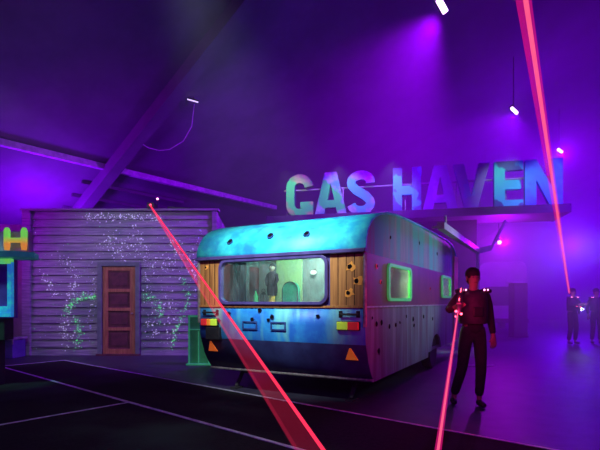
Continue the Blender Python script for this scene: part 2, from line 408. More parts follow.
    for i in range(0, 8, 2):
        b = MB(); b.bx(-W + .12, W - .12, -.008, .015, zs[i] + .01, zs[i + 1] + .01)
        b.bx(-W + .19, W - .19, -.02, -.008, zs[i] + .09, zs[i + 1] - .07)
        b.build('door_panel', M['door_dark'], leaf, bevel=.008)
    b = MB(); b.tube([(W - .06, -.03, 1.02), (W - .06, -.07, 1.02)], .012); b.lathe([(.01, -.02), (.026, -.01), (.026, .01), (.01, .02)], (W - .06, -.09, 1.02), 12)
    b.build('door_knob', M['alu'], leaf, smooth=True)
    b = MB(); b.bx(-w - .1, w + .1, -.12, .05, 0, .04); b.build('door_sill', M['door_dark'], d)
build_wall()

# ------------------------------------------------------------------ caravan
CR = math.atan2(.878, .479)
def build_caravan():
    W, LN = 2.56, 6.25
    root = empty('caravan', (.78, 5.5, 0), CR)
    tag(root, 'old turquoise and blue caravan with bullet holes and wood panels beside its rear window', 'caravan')
    low = [(0, 1.24), (0, 1.0), (.015, .85), (.03, .78), (.11, .56), (.19, .43), (.30, .31)]
    top = [(-.03, 1.90), (-.03, 1.98), (-.01, 2.08), (.04, 2.17), (.11, 2.25), (.20, 2.32), (.32, 2.38), (.5, 2.44), (.8, 2.50), (1.2, 2.545), (1.84, 2.575),
           (3.5, 2.61), (5.0, 2.62), (5.5, 2.58), (5.85, 2.47), (6.08, 2.30), (6.2, 2.1), (6.25, 1.9)]
    def sweep(prof, y0, y1, ny=1):
        b = MB(); n = len(prof); vs = []
        for k in range(ny + 1):
            y = y0 + (y1 - y0) * k / ny
            vs += [(x, y, z) for x, z in prof]
        fs = [(k * n + i, k * n + i + 1, (k + 1) * n + i + 1, (k + 1) * n + i) for k in range(ny) for i in range(n - 1)]
        b.add(vs, fs); return b
    fr = lambda y, z, d: (-d, y, z)               # rear face, d sticks out towards the viewer
    def hole_at(b, fn, a, z, r, ring, holei=1, d=.012):
        if ring is not None: b.disc(fn, a, z, r * 1.4, d, ring, n=11, jit=.3, depth=.003)
        b.disc(fn, a, z, r, d + .003, holei, n=9, jit=.2, depth=.003)
    # roof skin incl. turquoise rear dome
    b = sweep(top, -.025, W + .025)
    for y, z, x, r in ((2.02, 2.14, .022, .024), (1.36, 2.18, .045, .027), (.80, 2.165, .033, .024)):
        # dents follow the dome: little tilted discs
        n = Vector((-.75, 0, .66)) if z > 2.1 else Vector((-.95, 0, .25))
        n.normalize(); u = Vector((0, 1, 0)); v = n.cross(u)
        fn = lambda a, c2, d, P=Vector((x, y, z)), u=u, v=v, n=n: P + u * a + v * c2 + n * d
        b.disc(fn, 0, 0, r * 1.35, .014, 2, n=11, jit=.3, depth=.004); b.disc(fn, 0, 0, r, .018, 1, n=9, depth=.004)
    b.build('roof', [M['roof_cyan'], M['hole'], M['chip_blue']], root, smooth=True, solid=.03)
    b = MB(); b.bx(-.075, -.02, -.03, W + .03, 1.90, 1.945); b.build('roof_drip_rail', M['rubber'], root, bevel=.006)
    # blue lower rear panel
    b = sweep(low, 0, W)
    b.m = [3 if i >= 3 else 0 for i in range(len(b.f))]  # shade under the curved-in lower rear painted on as dark indigo
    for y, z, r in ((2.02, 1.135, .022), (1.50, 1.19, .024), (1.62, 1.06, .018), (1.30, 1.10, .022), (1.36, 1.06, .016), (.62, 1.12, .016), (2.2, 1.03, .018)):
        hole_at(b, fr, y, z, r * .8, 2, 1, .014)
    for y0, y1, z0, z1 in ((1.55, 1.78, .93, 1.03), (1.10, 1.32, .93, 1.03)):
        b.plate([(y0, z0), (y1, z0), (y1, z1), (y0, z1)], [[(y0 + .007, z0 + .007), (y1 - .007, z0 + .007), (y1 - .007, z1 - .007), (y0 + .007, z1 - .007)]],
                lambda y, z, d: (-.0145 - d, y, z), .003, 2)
    b.build('rear_panel', [M['panel_blue'], M['hole'], M['chip_blue'], mat('indigo shade under rear curve', (.02, .025, .11), (.035, .05, .17), scale=4, rough=.6)], root, smooth=True, solid=.025)
    b = MB(); b.tube([(.27, -.01, .315), (.27, W + .01, .315)], .022); b.build('lower_trim', M['alu'], root)
    # wood boards either side of the rear window
    for y0, y1, hs in ((.02, .455, ((.19, 1.73, .030), (.10, 1.555, .030), (.21, 1.41, .028))), (2.19, 2.545, ((2.44, 1.8, .016),))):
        b = MB(); b.bx(-.012, .02, y0, y1, 1.255, 1.90)
        n = 4
        for k in range(1, n): yy = y0 + (y1 - y0) * k / n; b.bx(-.0145, -.012, yy - .004, yy + .004, 1.26, 1.895, 1)
        for y, z, r in hs:
            b.disc(fr, y - .02, z, r * 2.0, .016, 2, n=11, jit=.35, depth=.003); b.disc(fr, y, z, r, .019, 1, n=10, jit=.15, depth=.003)
        b.build('wood_panel', [M['wood'], M['hole'], M['wood_chip']], root)
    # rear window
    yo0, yo1 = .455, 2.19
    hole = rrect(.51, 2.135, 1.305, 1.855, .09)
    b = MB(); b.plate([(yo0, 1.24), (yo1, 1.24), (yo1, 1.92), (yo0, 1.92)], [hole], lambda y, z, d: (.018 - d, y, z), .03)
    b.build('window_surround', M['rubber'], root)
    b = MB(); b.plate(rrect(.468, 2.177, 1.265, 1.897, .12), [rrect(.51, 2.135, 1.305, 1.857, .09)], lambda y, z, d: (-.01 - d, y, z), .05)
    wf = b.build('window_frame', M['rubber'], root, bevel=.012)
    b = MB(); b.plate(rrect(.515, 2.13, 1.31, 1.85, .08), [], lambda y, z, d: (-.004 - d, y, z), .006)
    b.build('window_glass', M['glass_rear'], wf)
    # corner and belt trims
    for y in (-.005, W + .005):
        b = MB(); b.tube([(-.01, y, 1.0), (-.018, y, 1.3), (-.02, y, 1.9)], .022, 8)
        b.build('corner_trim', M['alu'], root, smooth=True)
    b = MB(); b.bx(-.03, -.005, 0, W, 1.225, 1.255); b.build('belt_trim', M['wood'], root, bevel=.004)
    b = MB(); b.bx(.0, 6.2, -.022, .0, 1.23, 1.25); b.build('belt_trim', M['alu'], root)
    # side walls
    def zb(x): return .29 if x < 3.25 else .38
    lowside = [(0, 1.24), (0, 1.0), (.015, .85), (.05, .70), (.11, .56), (.19, .43), (.30, .29), (3.25, .29), (3.28, .38)]
    arch = [(3.55 + .0, .38)] + [(3.95 + .42 * math.cos(PI - PI * k / 8), .38 + .30 * math.sin(PI * k / 8)) for k in range(9)] + [(4.4, .38)]
    lowside += arch[1:-1] + [(5.9, .38), (6.1, .6), (6.22, .9), (6.25, 1.24)]
    wins = [rrect(.88, 2.0, 1.345, 1.80, .08), rrect(4.42, 5.32, 1.42, 1.82, .07)]
    upside = [(0, 1.90)] + [(x + .012, z - .012) for x, z in top[1:-1]] + [(6.24, 1.90)]
    for y, holes in ((0, wins), (W, [])):
        sgn = 1 if y == 0 else -1
        fn = lambda x, z, d, y=y, sgn=sgn: (x, y + sgn * d, z)
        b = MB()
        b.plate(lowside, [], fn, .03, 0)
        dr = [(5.62, 1.24), (5.62, 1.90)]
        b.plate([(0, 1.24), (6.25, 1.24), (6.25, 1.90), (0, 1.90)], holes, fn, .03, 1)
        b.plate(upside, [], fn, .03, 2)
        if y == 0:
            fo = lambda x, z, d: (x, -.002 - d, z)
            for x, z, r in ((.42, 1.02, .03), (.62, 1.03, .035), (.95, .96, .03), (1.25, .97, .03), (1.45, 1.0, .02), (.5, .66, .038), (2.2, 1.02, .035), (2.25, .92, .03), (2.9, 1.04, .03),
                            (1.8, 1.08, .02), (.25, 1.1, .018), (3.6, .98, .03)):
                b.disc(fo, x, z, r, 0, 3, n=9, jit=.3, depth=.005)
            for x, z, r in ((.42, 1.76, .035), (.58, 1.56, .03), (3.4, 1.55, .03)):
                b.disc(fo, x, z, r, 0, 4, n=8, jit=.3, depth=.004); b.disc(fo, x + .01, z, r * .5, .004, 3, n=8, jit=.3, depth=.004)
            for x, z, r in ((1.0, 2.2, .02), (2.6, 2.3, .025), (4.0, 2.25, .03)): b.disc(fo, x, z, r, 0, 3, depth=.004)
        b.build('side_wall', [M['side_low'], M['side_band'], M['side_grey'], M['hole'], M['lens_red']], root)
    # front end (far away from the viewer)
    b = MB(); b.bx(6.2, 6.25, 0, W, .6, 1.92); b.build('front_wall', M['side_grey'], root)
    # side windows
    for (x0, x1, z0, z1) in ((.84, 2.04, 1.31, 1.835), (4.38, 5.36, 1.385, 1.855)):
        b = MB(); b.plate(rrect(x0, x1, z0, z1, .10), [rrect(x0 + .075, x1 - .075, z0 + .045, z1 - .045, .06)], lambda x, z, d: (x, -.03 + d, z), .04)
        f = b.build('side_window', M['neon_frame'], root, bevel=.008)
        b = MB(); b.bx(x0 + .06, x1 - .06, -.004, .004, z0 + .04, z1 - .04); b.build('window_pane', M['glass_side'], f)
        b = MB(); n = 28
        vs = []
        for k in range(n + 1):
            x = x0 + .04 + (x1 - x0 - .08) * k / n; yy = .06 + .012 * math.sin(k * 1.9)
            vs += [(x, yy, z0 + .02), (x, yy, z1 - .02)]
        b.add(vs, [(2 * k, 2 * k + 2, 2 * k + 3, 2 * k + 1) for k in range(n)])
        b.build('curtain', M['curtain_pale'], f, smooth=True)
        b = MB(); b.bx(x0 + .1, x1 - .1, .03, .045, z1 - .11, z1 - .085); b.build('curtain_rail', M['black'], f)
    # entrance door at the far end of the visible side
    b = MB(); b.bx(5.72, 6.18, -.03, -.004, .42, 2.36); dd = b.build('entrance_door', mat('pale door with painted red glow', (.85, .42, .38), (.7, .3, .28), scale=3, rough=.6), root, bevel=.01)  # pale door; red light from the gun is painted in as pink
    b = MB(); b.bx(5.76, 5.8, -.06, -.03, 1.15, 1.30); b.build('door_handle', M['alu'], dd)
    # tail lights, grab handles, reflectors
    for side, (y0, y1) in (('r', (.05, .36)), ('l', (2.20, 2.51))):
        b = MB(); b.bx(-.035, -.012, y0, y1, .955, 1.065); tl = b.build('tail_light', M['black'], root, bevel=.006)
        seq = (('lens_red', .5), ('lens_lime', .5)) if side == 'r' else (('lens_lime', .40), ('lens_amber', .22), ('lens_red', .38))
        y = y0 + .01; span = y1 - y0 - .02
        for nm, f in seq:
            b = MB(); b.bx(-.065, -.035, y + .002, y + span * f - .002, .962, 1.058); b.build('lens', M[nm], tl, bevel=.01); y += span * f
        gy0, gy1 = y0 + .03, y1 - .05
        b = MB(); b.tube([(-.01, gy0, 1.15), (-.06, gy0, 1.15), (-.06, gy1, 1.15), (-.01, gy1, 1.15)], .013, 8)
        for gy in (gy0, gy1): b.bx(-.02, -.008, gy - .025, gy + .025, 1.11, 1.19)
        b.build('grab_handle', M['black'], root)
        yc = .19 if side == 'r' else 2.36
        b = MB()
        R = lambda y, z, d, yc=yc: (.085 + (z - .62) * -.42 - d - .035, y, z)
        b.plate([(yc - .085, .585), (yc + .085, .585), (yc + .01, .735), (yc - .01, .735)], [], R, .014)
        b.build('reflector_triangle', M['reflector'], root, bevel=.004)
    b = MB(); b.bx(-.05, .02, 2.17, 2.42, .76, .94); b.build('number_plate_holder', M['black'], root, bevel=.01)
    # chassis, wheels, steadies
    b = MB()
    for y in (.55, W - .55): b.bx(.35, 6.9 if False else 6.1, y - .04, y + .04, .25, .38)
    for x in (.5, 2.2, 3.95, 5.6): b.bx(x - .04, x + .04, .4, W - .4, .26, .36)
    b.tube([(3.95, .1, .33), (3.95, W - .1, .33)], .04); b.build('chassis', M['chassis'], root)
    b = MB(); b.bx(.22, 6.15, .035, W - .035, .38, .43); b.build('caravan_floor', M['in_dark'], root)
    for y0 in (.06, W - .24):
        b = MB(); prof = [(.16, 0), (.30, 0), (.325, .03), (.325, .15), (.30, .18), (.16, .18)]
        bb = MB(); bb.lathe(prof, (0, 0, 0), 28)
        R = Matrix.Rotation(-PI / 2, 3, 'X')
        b.add([tuple(R @ Vector(v) + Vector((3.95, y0, .325))) for v in bb.v], bb.f)
        w = b.build('wheel', M['tyre'], root, smooth=True)
        b = MB(); b.tube([(3.95, y0 + .05, .325), (3.95, y0 + .13, .325)], .17, 20); b.build('hub', M['alu'], w)
    b = MB(); b.bx(3.5, 4.42, .31, .33, .38, .75); b.bx(3.5, 4.42, .03, .33, .73, .75); b.bx(3.49, 3.51, .03, .33, .38, .75); b.bx(4.41, 4.43, .03, .33, .38, .75)
    b.build('wheel_housing', M['chassis'], root)
    for y in (.35, W - .35):
        b = MB(); b.bar((.62, y, .27), (.42, y, .03), .05, .03); b.bx(.34, .5, y - .06, y + .06, 0, .025); b.build('corner_steady', M['chassis'], root)
    # interior behind the rear window
    b = MB(); b.bx(.95, 1.30, .04, W - .04, 1.24, 1.28); b.bx(.97, .99, .04, W - .04, .43, 1.24); b.build('interior_shelf', M['in_grey'], root)
    b = MB(); b.bx(1.5, 1.53, .035, 1.66, .43, 2.38); b.bx(1.5, 1.53, 2.16, W - .035, .43, 2.38); b.build('interior_partition', M['in_grey'], root)
    b = MB(); b.bx(1.485, 1.53, 1.66, 2.16, .43, 2.38); b.build('interior_panel', M['in_lime'], root)
    for y0, y1 in ((.06, .70), (2.22, 2.50)):
        b = MB(); n = 30; vs = []
        for k in range(n + 1):
            y = y0 + (y1 - y0) * k / n; x = .75 + .03 * math.sin(k * 1.4)
            vs += [(x, y, 1.0), (x, y, 2.2)]
        b.add(vs, [(2 * k, 2 * k + 2, 2 * k + 3, 2 * k + 1) for k in range(n)])
        b.build('interior_curtain', M['drape'], root, smooth=True, solid=.004)
    b = MB(); b.lathe([(.03, -.03), (.055, 0), (.03, .035)], (1.43, 1.42, 1.78), 14); lp = b.build('interior_lamp', M['lamp_warm'], root, smooth=True)
    b = MB(); b.tube([(1.43, 1.42, 1.81), (1.5, 1.42, 1.84)], .01); b.build('lamp_arm', M['black'], lp)
    return root
car = build_caravan()
Rz = Matrix.Rotation(CR, 4, 'Z'); CB = Matrix.Translation((.78, 5.5, 0)) @ Rz
def car_pt(x, y, z): return CB @ Vector((x, y, z))

# things on the shelf inside the caravan
def doll():
    p = car_pt(1.13, 2.02, 1.28)
    r = empty('doll', p, CR); tag(r, 'tall doll in a dark plum robe standing behind the caravan rear window', 'doll')
    b = MB(); b.lathe([(.075, 0), (.08, .01), (.06, .035), (.05, .09), (.065, .12)], (0, 0, 0), 18); b.build('stand', M['gold'], r, smooth=True)
    b = MB(); b.lathe([(.04, .11), (.085, .13), (.098, .22), (.088, .32), (.082, .36), (.092, .43), (.085, .48), (.035, .52)], (0, 0, 0), 20, sx=.75)
    for s in (-1, 1): b.tube([(0, s * .075, .475), (-.015, s * .105, .38), (-.045, s * .07, .29)], [.028, .03, .022], 8)
    b.build('robe', M['robe'], r, smooth=True)
    b = MB(); b.lathe([(.02, .50), (.022, .53), (.042, .555), (.048, .585), (.040, .62), (.015, .638)], (0, 0, 0), 16)
    b.tube([(-.04, 0, .585), (-.058, 0, .575)], [.01, .006], 6)
    for s in (-1, 1): b.lathe([(.004, -.006), (.009, 0), (.004, .006)], (-.045, s * .017, .592), 8, mi=1)
    b.build('head', [M['skin_pale'], M['black']], r, smooth=True)
    b = MB(); b.lathe([(.050, .595), (.052, .61), (.043, .635), (.012, .65)], (.008, 0, 0), 16); b.build('hair', M['hair'], r, smooth=True)
doll()
p = car_pt(1.12, 1.66, 1.28)
r = empty('cushion', p, CR); tag(r, 'rounded teal green cushion propped on the shelf right of the doll', 'cushion')
b = MB(); out = [(-.14, .0), (.14, .0), (.14, .2)] + [(.14 * math.cos(PI * k / 10), .2 + .14 * math.sin(PI * k / 10)) for k in range(1, 10)] + [(-.14, .2)]
b.plate(out, [], lambda y, z, d: (-.04 + d, y, z), .09); b.build('cover', M['teal_cloth'], r, bevel=.02)
b = MB(); b.tube([(-.045, y, z) for y, z in out] + [(-.045, out[0][0], out[0][1])], .007, 6); b.build('piping', M['black'], r)
p = car_pt(1.1, 2.32, 1.28)
r = empty('bottle', p); tag(r, 'small bright green bottle at the left end of the shelf inside the caravan', 'bottle')
b = MB(); b.lathe([(.04, 0), (.042, .02), (.04, .12), (.015, .17), (.014, .21)], (0, 0, 0), 14); b.build('glass', M['green_edge'], r, smooth=True)
b = MB(); b.lathe([(.017, .205), (.017, .235)], (0, 0, 0), 10); b.build('cap', M['black'], r)
p = car_pt(1.13, 2.19, 1.28)
r = empty('lantern', p); tag(r, 'small black lantern on the shelf between the green bottle and the doll', 'lantern')
b = MB(); b.lathe([(.055, 0), (.055, .02), (.03, .03)], (0, 0, 0), 12); b.lathe([(.05, .14), (.03, .17), (.01, .19)], (0, 0, 0), 12)
for k in range(4): b.tube([(.043 * math.cos(k * PI / 2), .043 * math.sin(k * PI / 2), .02), (.043 * math.cos(k * PI / 2), .043 * math.sin(k * PI / 2), .15)], .006, 6)
b.build('cage', M['black'], r)
b = MB(); b.tube([(-.03, 0, .18), (-.025, 0, .22), (0, 0, .24), (.025, 0, .22), (.03, 0, .18)], .004, 6); b.build('handle', M['black'], r)

# ------------------------------------------------------------------ awning rail beside the caravan roof
r = empty('awning_frame', (4.62, 11.9, 0)); tag(r, 'grey steel awning frame alongside the far end of the caravan roof', 'awning frame')
def rel(p, o=(4.62, 11.9, 0)): return (p[0] - o[0], p[1] - o[1], p[2] - o[2])
gm = mat('dull grey steel', (.34, .36, .40), (.44, .45, .50), scale=6, rough=.5)
b = MB(); b.bar(rel((2.43, 7.9, 2.62)), rel((4.62, 11.9, 2.62)), .12, .12); b.build('rail', gm, r)
b = MB(); b.tube(rel((4.62, 11.9, 0)) and [rel((4.62, 11.9, 0)), rel((4.62, 11.9, 2.68))], .05); b.build('post', gm, r)
b = MB(); b.bar(rel((4.62, 11.9, 2.62)), rel((5.0, 12.0, 2.72)), .07, .14); b.bar(rel((5.0, 12.0, 2.70)), rel((5.45, 12.15, 3.46)), .05, .05); b.build('brace', gm, r)
b = MB(); b.tube([rel((2.62, 8.25, 2.66)), rel((2.62, 8.25, 2.86))], .02); b.build('stub', gm, r)
b = MB(); b.bar(rel((2.43, 7.9, 2.62)), rel((2.30, 7.98, 2.59)), .05, .03); b.build('bracket', gm, r)

# ------------------------------------------------------------------ sign, canopy and station building
SD = Vector((.976, -.218, 0)); SN = Vector((-.218, -.976, 0)); SO = Vector((3.4, 13.0, 0)); SZ = 3.86
def sgn(k, n, z): p = SO + SD * k + SN * n; return (p.x, p.y, z)
srot = math.atan2(SD.y, SD.x)
r = empty('canopy_roof', SO, srot); tag(r, 'dark flat canopy roof under the big block letters', 'canopy')
b = MB(); b.bx(-4.4, 1.7, -.25, 3.6, SZ - .20, SZ - .04); b.bx(1.7, 3.75, -.25, 1.2, SZ - .20, SZ - .04); b.build('slab', M['canopy'], r)
b = MB(); b.bx(-4.45, 3.8, -.30, -.25, SZ - .22, SZ - .0); b.bx(3.75, 3.8, -.25, 1.2, SZ - .22, SZ); b.build('fascia', M['canopy'], r)
b = MB(); b.tube([(-4.0, .12, SZ + .82), (3.7, .12, SZ + .82)], .025)
for k in (-3.9, -2.2, -.4, 1.0, 2.3, 3.6): b.tube([(k, .12, SZ - .05), (k, .12, SZ + .82)], .02)
b.build('letter_rail', gm, r)
b = MB(); b.bx(-4.3, 1.6, .5, .62, 0, SZ - .2); bm_ = b
bb = bm_.build('wall_station', M['facade']); bb.location = SO; bb.rotation_euler = (0, 0, srot); structure(bb)
b = MB(); b.bx(1.48, 1.6, .62, 3.5, 0, SZ - .2); bb = b.build('wall_station_side', M['facade']); bb.location = SO; bb.rotation_euler = (0, 0, srot); structure(bb)

def letmat(name, c1, c2, c3, sc, lo3=.5, hi3=.58):  # mottling also paints in the patterned light projected on the letters
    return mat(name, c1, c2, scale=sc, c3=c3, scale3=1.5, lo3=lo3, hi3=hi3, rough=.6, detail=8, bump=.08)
def stroke(pts, w):
    # closed outline around a centre polyline
    P = [Vector((p[0], p[1])) for p in pts]; Lf = []; Rt = []
    for i, p in enumerate(P):
        t0 = (P[i] - P[i - 1]).normalized() if i else None
        t1 = (P[i + 1] - P[i]).normalized() if i < len(P) - 1 else None
        t = ((t0 or t1) + (t1 or t0)).normalized(); n = Vector((-t.y, t.x))
        Lf.append(p + n * w / 2); Rt.append(p - n * w / 2)
    return [(p.x, p.y) for p in Lf] + [(p.x, p.y) for p in reversed(Rt)]
def arc(cx, cy, rx, ry, a0, a1, n=8):
    return [(cx + rx * math.cos(math.radians(a0 + (a1 - a0) * k / n)), cy + ry * math.sin(math.radians(a0 + (a1 - a0) * k / n))) for k in range(n + 1)]
# every glyph: list of (outline, holes) in a unit box: width w, height 1
GL = {}
w = .62; s_ = .20
GL['H'] = (w, [([(0, 0), (s_, 0), (s_, .41), (w - s_, .41), (w - s_, 0), (w, 0), (w, 1), (w - s_, 1), (w - s_, .60), (s_, .60), (s_, 1), (0, 1)], [])])
GL['E'] = (.54, [([(0, 0), (.54, 0), (.54, .19), (.2, .19), (.2, .41), (.50, .41), (.50, .60), (.2, .60), (.2, .81), (.54, .81), (.54, 1), (0, 1)], [])])
GL['N'] = (.66, [([(0, 0), (.2, 0), (.2, .58), (.46, 0), (.66, 0), (.66, 1), (.46, 1), (.46, .44), (.2, 1), (0, 1)], [])])
GL['A'] = (.72, [([(0, 0), (.2, 0), (.245, .2), (.475, .2), (.52, 0), (.72, 0), (.49, 1), (.23, 1)], [[(.285, .37), (.435, .37), (.36, .76)]])])
GL['V'] = (.70, [([(0, 1), (.24, 0), (.46, 0), (.70, 1), (.49, 1), (.35, .30), (.21, 1)], [])])
GL['G'] = (.64, [(stroke(arc(.32, .70, .22, .20, 0, 180, 9) + arc(.32, .30, .22, .20, 180, 342, 9) , .20), []),
                 ([(.34, .36), (.64, .36), (.64, 0), (.50, 0), (.48, .08), (.44, .22), (.34, .22)], [])])
GL['S'] = (.64, [(stroke(arc(.32, .735, .22, .165, -8, 205, 9) + [(.22, .56), (.32, .50), (.43, .43)] + arc(.32, .265, .22, .165, 20, -172, 9), .20), [])])
def letter(ch, h, t, m, wscale=1.0, name='sign_letter'):
    gw, parts = GL[ch]; b = MB()
    for i, (o, hs) in enumerate(parts):
        e = .0015 * i
        f = lambda x, z, d, e=e: ((x - gw / 2) * h * wscale, -t / 2 - e + d * (1 + 2 * e / t), z * h)
        b.plate(o, hs, f, t)
    return b.build(name, m)
LH = 1.30
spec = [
    ('G', 300, 'G', letmat('mottled green letter paint', (.12, .55, .12), (.46, .50, .20), (.05, .85, .16), 4.5, .48, .54), 'mottled grey green block letter G at the left end of the rooftop sign'),
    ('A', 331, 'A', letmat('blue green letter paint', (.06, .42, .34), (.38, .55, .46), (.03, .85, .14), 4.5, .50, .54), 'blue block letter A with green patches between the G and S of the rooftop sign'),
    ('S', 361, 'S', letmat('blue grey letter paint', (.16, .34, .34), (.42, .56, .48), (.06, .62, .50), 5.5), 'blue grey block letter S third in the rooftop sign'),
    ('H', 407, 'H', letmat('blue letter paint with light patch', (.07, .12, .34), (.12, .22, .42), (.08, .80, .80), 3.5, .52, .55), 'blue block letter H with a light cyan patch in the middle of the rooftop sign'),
    ('A', 440, 'A', letmat('letter paint tinted to violet haze', (.30, .17, .62), (.36, .22, .7), (.48, .26, .75), 3.5, .62, .66), 'dark violet block letter A almost lost in the haze right of the H'),  # A and V coloured violet to paint in the haze that swallows them
    ('V', 471, 'V', letmat('letter paint tinted to match haze', (.28, .17, .62), (.34, .22, .7), (.22, .30, .75), 3.5, .62, .66), 'dark block letter V almost lost in the haze left of the E'),
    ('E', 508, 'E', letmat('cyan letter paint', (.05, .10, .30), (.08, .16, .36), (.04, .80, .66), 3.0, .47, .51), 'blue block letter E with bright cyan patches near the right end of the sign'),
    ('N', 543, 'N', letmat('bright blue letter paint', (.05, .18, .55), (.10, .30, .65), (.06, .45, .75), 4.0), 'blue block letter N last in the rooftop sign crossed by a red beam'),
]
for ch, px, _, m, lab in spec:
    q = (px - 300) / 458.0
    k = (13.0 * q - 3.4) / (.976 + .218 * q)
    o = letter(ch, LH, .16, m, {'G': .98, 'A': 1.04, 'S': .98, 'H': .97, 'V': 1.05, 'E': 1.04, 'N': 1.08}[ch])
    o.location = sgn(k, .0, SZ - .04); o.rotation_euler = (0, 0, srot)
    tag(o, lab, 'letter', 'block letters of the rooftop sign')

# ------------------------------------------------------------------ lamps
def spot_fixture(loc, target, label, lens, size, drop, group='violet stage lamps'):
    r = empty('stage_lamp', loc); tag(r, label, 'lamp', group)
    d = (Vector(target) - Vector(loc)).normalized(); Q = d.to_track_quat('X', 'Z').to_matrix()
    b = MB(); b.tube([(0, 0, 0), d * -size * .5, d * -size * 1.6, d * -size * 2.0], [size * .62, size * .62, size * .55, size * .35], 16); b.build('housing', M['lampbody'], r, smooth=True)
    b = MB(); b.tube([d * .001, d * .02], size * .52, 16); b.build('lens', lens, r)
    b = MB(); sd = Q @ Vector((0, 1, 0)); c0 = -d * size * .9
    up = Vector((0, 0, size * 1.5))
    b.tube([c0 + sd * size * .7, c0 + sd * size * .7 + up, c0 - sd * size * .7 + up, c0 - sd * size * .7], size * .08, 6)
    b.tube([c0 + up, c0 + up + Vector((0, 0, drop))], size * .07, 6); b.build('yoke', M['lampbody'], r)
    return r
def bar_fixture(loc, v, label, lensmat, ln, w, drop, group='violet stage lamps'):
    r = empty('light_bar', loc); tag(r, label, 'lamp', group)
    v = Vector(v).normalized() * ln / 2
    b = MB(); b.bar(-v * 1.05 + Vector((0, .03, .03)), v * 1.05 + Vector((0, .03, .03)), w * 1.1, w * 1.1); b.build('housing', M['lampbody'], r, bevel=.01)
    b = MB(); b.tube([-v + Vector((0, -.03, -.03)), v + Vector((0, -.03, -.03))], w * .5, 10); b.build('tube', lensmat, r)
    b = MB(); b.tube([(0, .03, .05), (0, .03, drop)], .012, 6); b.build('hanger', M['lampbody'], r)
    return r
bar_fixture((2.72, 8.8, 7.0), (.55, .2, -.75), 'large bright violet light bar hanging at the top of the photo', M['lamp_violet'], .27, .11, 1.2)
bar_fixture((6.35, 13.6, 7.0), (.7, .1, -.6), 'small bright violet light bar above the letter E of the sign', M['lamp_violet'], .25, .09, 1.6)
bar_fixture((9.75, 17.2, 7.0), (.8, .1, -.5), 'tiny violet light bar hanging above the N at the right', M['lamp_violet'], .22, .09, 1.6)
bar_fixture((-2.92, 12.5, 6.81), (.95, .05, -.25), 'thin pale light tube alone under the dark ceiling at left', M['lamp_dim'], .30, .035, .10)
bar_fixture((-3.0, 11.35, 3.60), (1, .0, -.05), 'pale violet light bar lying on top of the clapboard wall', M['lamp_dim'], .55, .05, .0 + .06)
spot_fixture((5.75, 13.2, 3.02), (4.6, 7, 1.0), 'round magenta lamp glowing under the canopy behind the person', M['lamp_mag'], .10, .40)
# laser projector on the clapboard wall
r = empty('laser_projector', (-3.62, 11.1, 3.57)); tag(r, 'small black laser projector on the wall top where the left red beam starts', 'projector')
b = MB(); b.bx(-.09, .09, -.02, .22, 0, .14); b.build('housing', M['lampbody'], r, bevel=.01)
b = MB(); b.tube([(0, -.02, .08), (0, -.04, .075)], .022, 12); b.build('aperture', M['led_red'], r)
b = MB(); b.lathe([(.02, -.02), (.03, 0), (.02, .02)], (.15, .05, .24), 10); b.build('status_light', M['led_pink'], r, smooth=True)
b = MB(); b.tube([(.15, .05, -.04), (.15, .05, .225)], .007, 6); b.build('mast', M['lampbody'], r)

# ------------------------------------------------------------------ laser beams (light hanging in smoke)
def beam(name, label, a, b2, r0, r1, m, parent=None):
    b = MB(); b.tube([a, b2], [r0, r1], 12, caps=False); o = b.build(name, m, parent, smooth=True)
    if label: tag(o, label, 'laser beam', 'red laser beams')
    return o
S = Vector((-3.62, 11.04, 3.65))
def on_ray(px, py, d): return Vector(((px - 300) / 458 * d, d, 1.3 + (302 - py) / 458 * d))
def ext(a, b2, t): return a + (b2 - a) * t
r = empty('laser_beam', S); tag(r, 'wide red laser beam from the clapboard wall top crossing in front of the caravan', 'laser beam', 'red laser beams')
near = Vector((.082, 1.6, .783)); nearL = Vector((-.012, 1.6, .79))
T = 1.26
e1 = ext(S, near, T) - S; eL = ext(S, nearL, T) - S
b = MB(); b.tube([(0, 0, 0), e1], [.012, .0055], 10, caps=False); b.build('core', M['laser_core'], r, smooth=True)
v0 = Vector((0, 0, 0)); up = Vector((0, .004, .012))
b = MB(); b.add([v0 + up, v0 - up, e1 - up, e1 + up, eL - up, eL + up, v0 + Vector((-.02, 0, 0)) - up, v0 + Vector((-.02, 0, 0)) + up],
                [(0, 1, 2, 3), (7, 5, 4, 6), (0, 3, 5, 7), (1, 6, 4, 2)]); b.build('fan', M['laser_sheet'], r)
b = MB(); b.tube([(-.01, 0, 0), eL], [.010, .005], 8, caps=False); b.build('edge', M['laser_sheet'], r, smooth=True)

# beam of the distant player, up and over the viewer
G2 = Vector((8.23, 14.0, 1.575)); F2 = Vector((2.44, 5.0, 4.60))
r = empty('laser_beam', G2); tag(r, 'tall pink red laser beam at right rising from the distant player', 'laser beam', 'red laser beams')
e = ext(G2, F2, 1.9) - G2
b = MB(); b.tube([(0, 0, 0), e], [.034, .115], 12, caps=False); b.build('body', M['laser_pink'], r, smooth=True)
off = Vector((.045, 0, 0)); b = MB(); b.tube([(0, 0, 0), e + off], [.020, .03], 8, caps=False); b.build('core', M['laser_hot'], r, smooth=True)
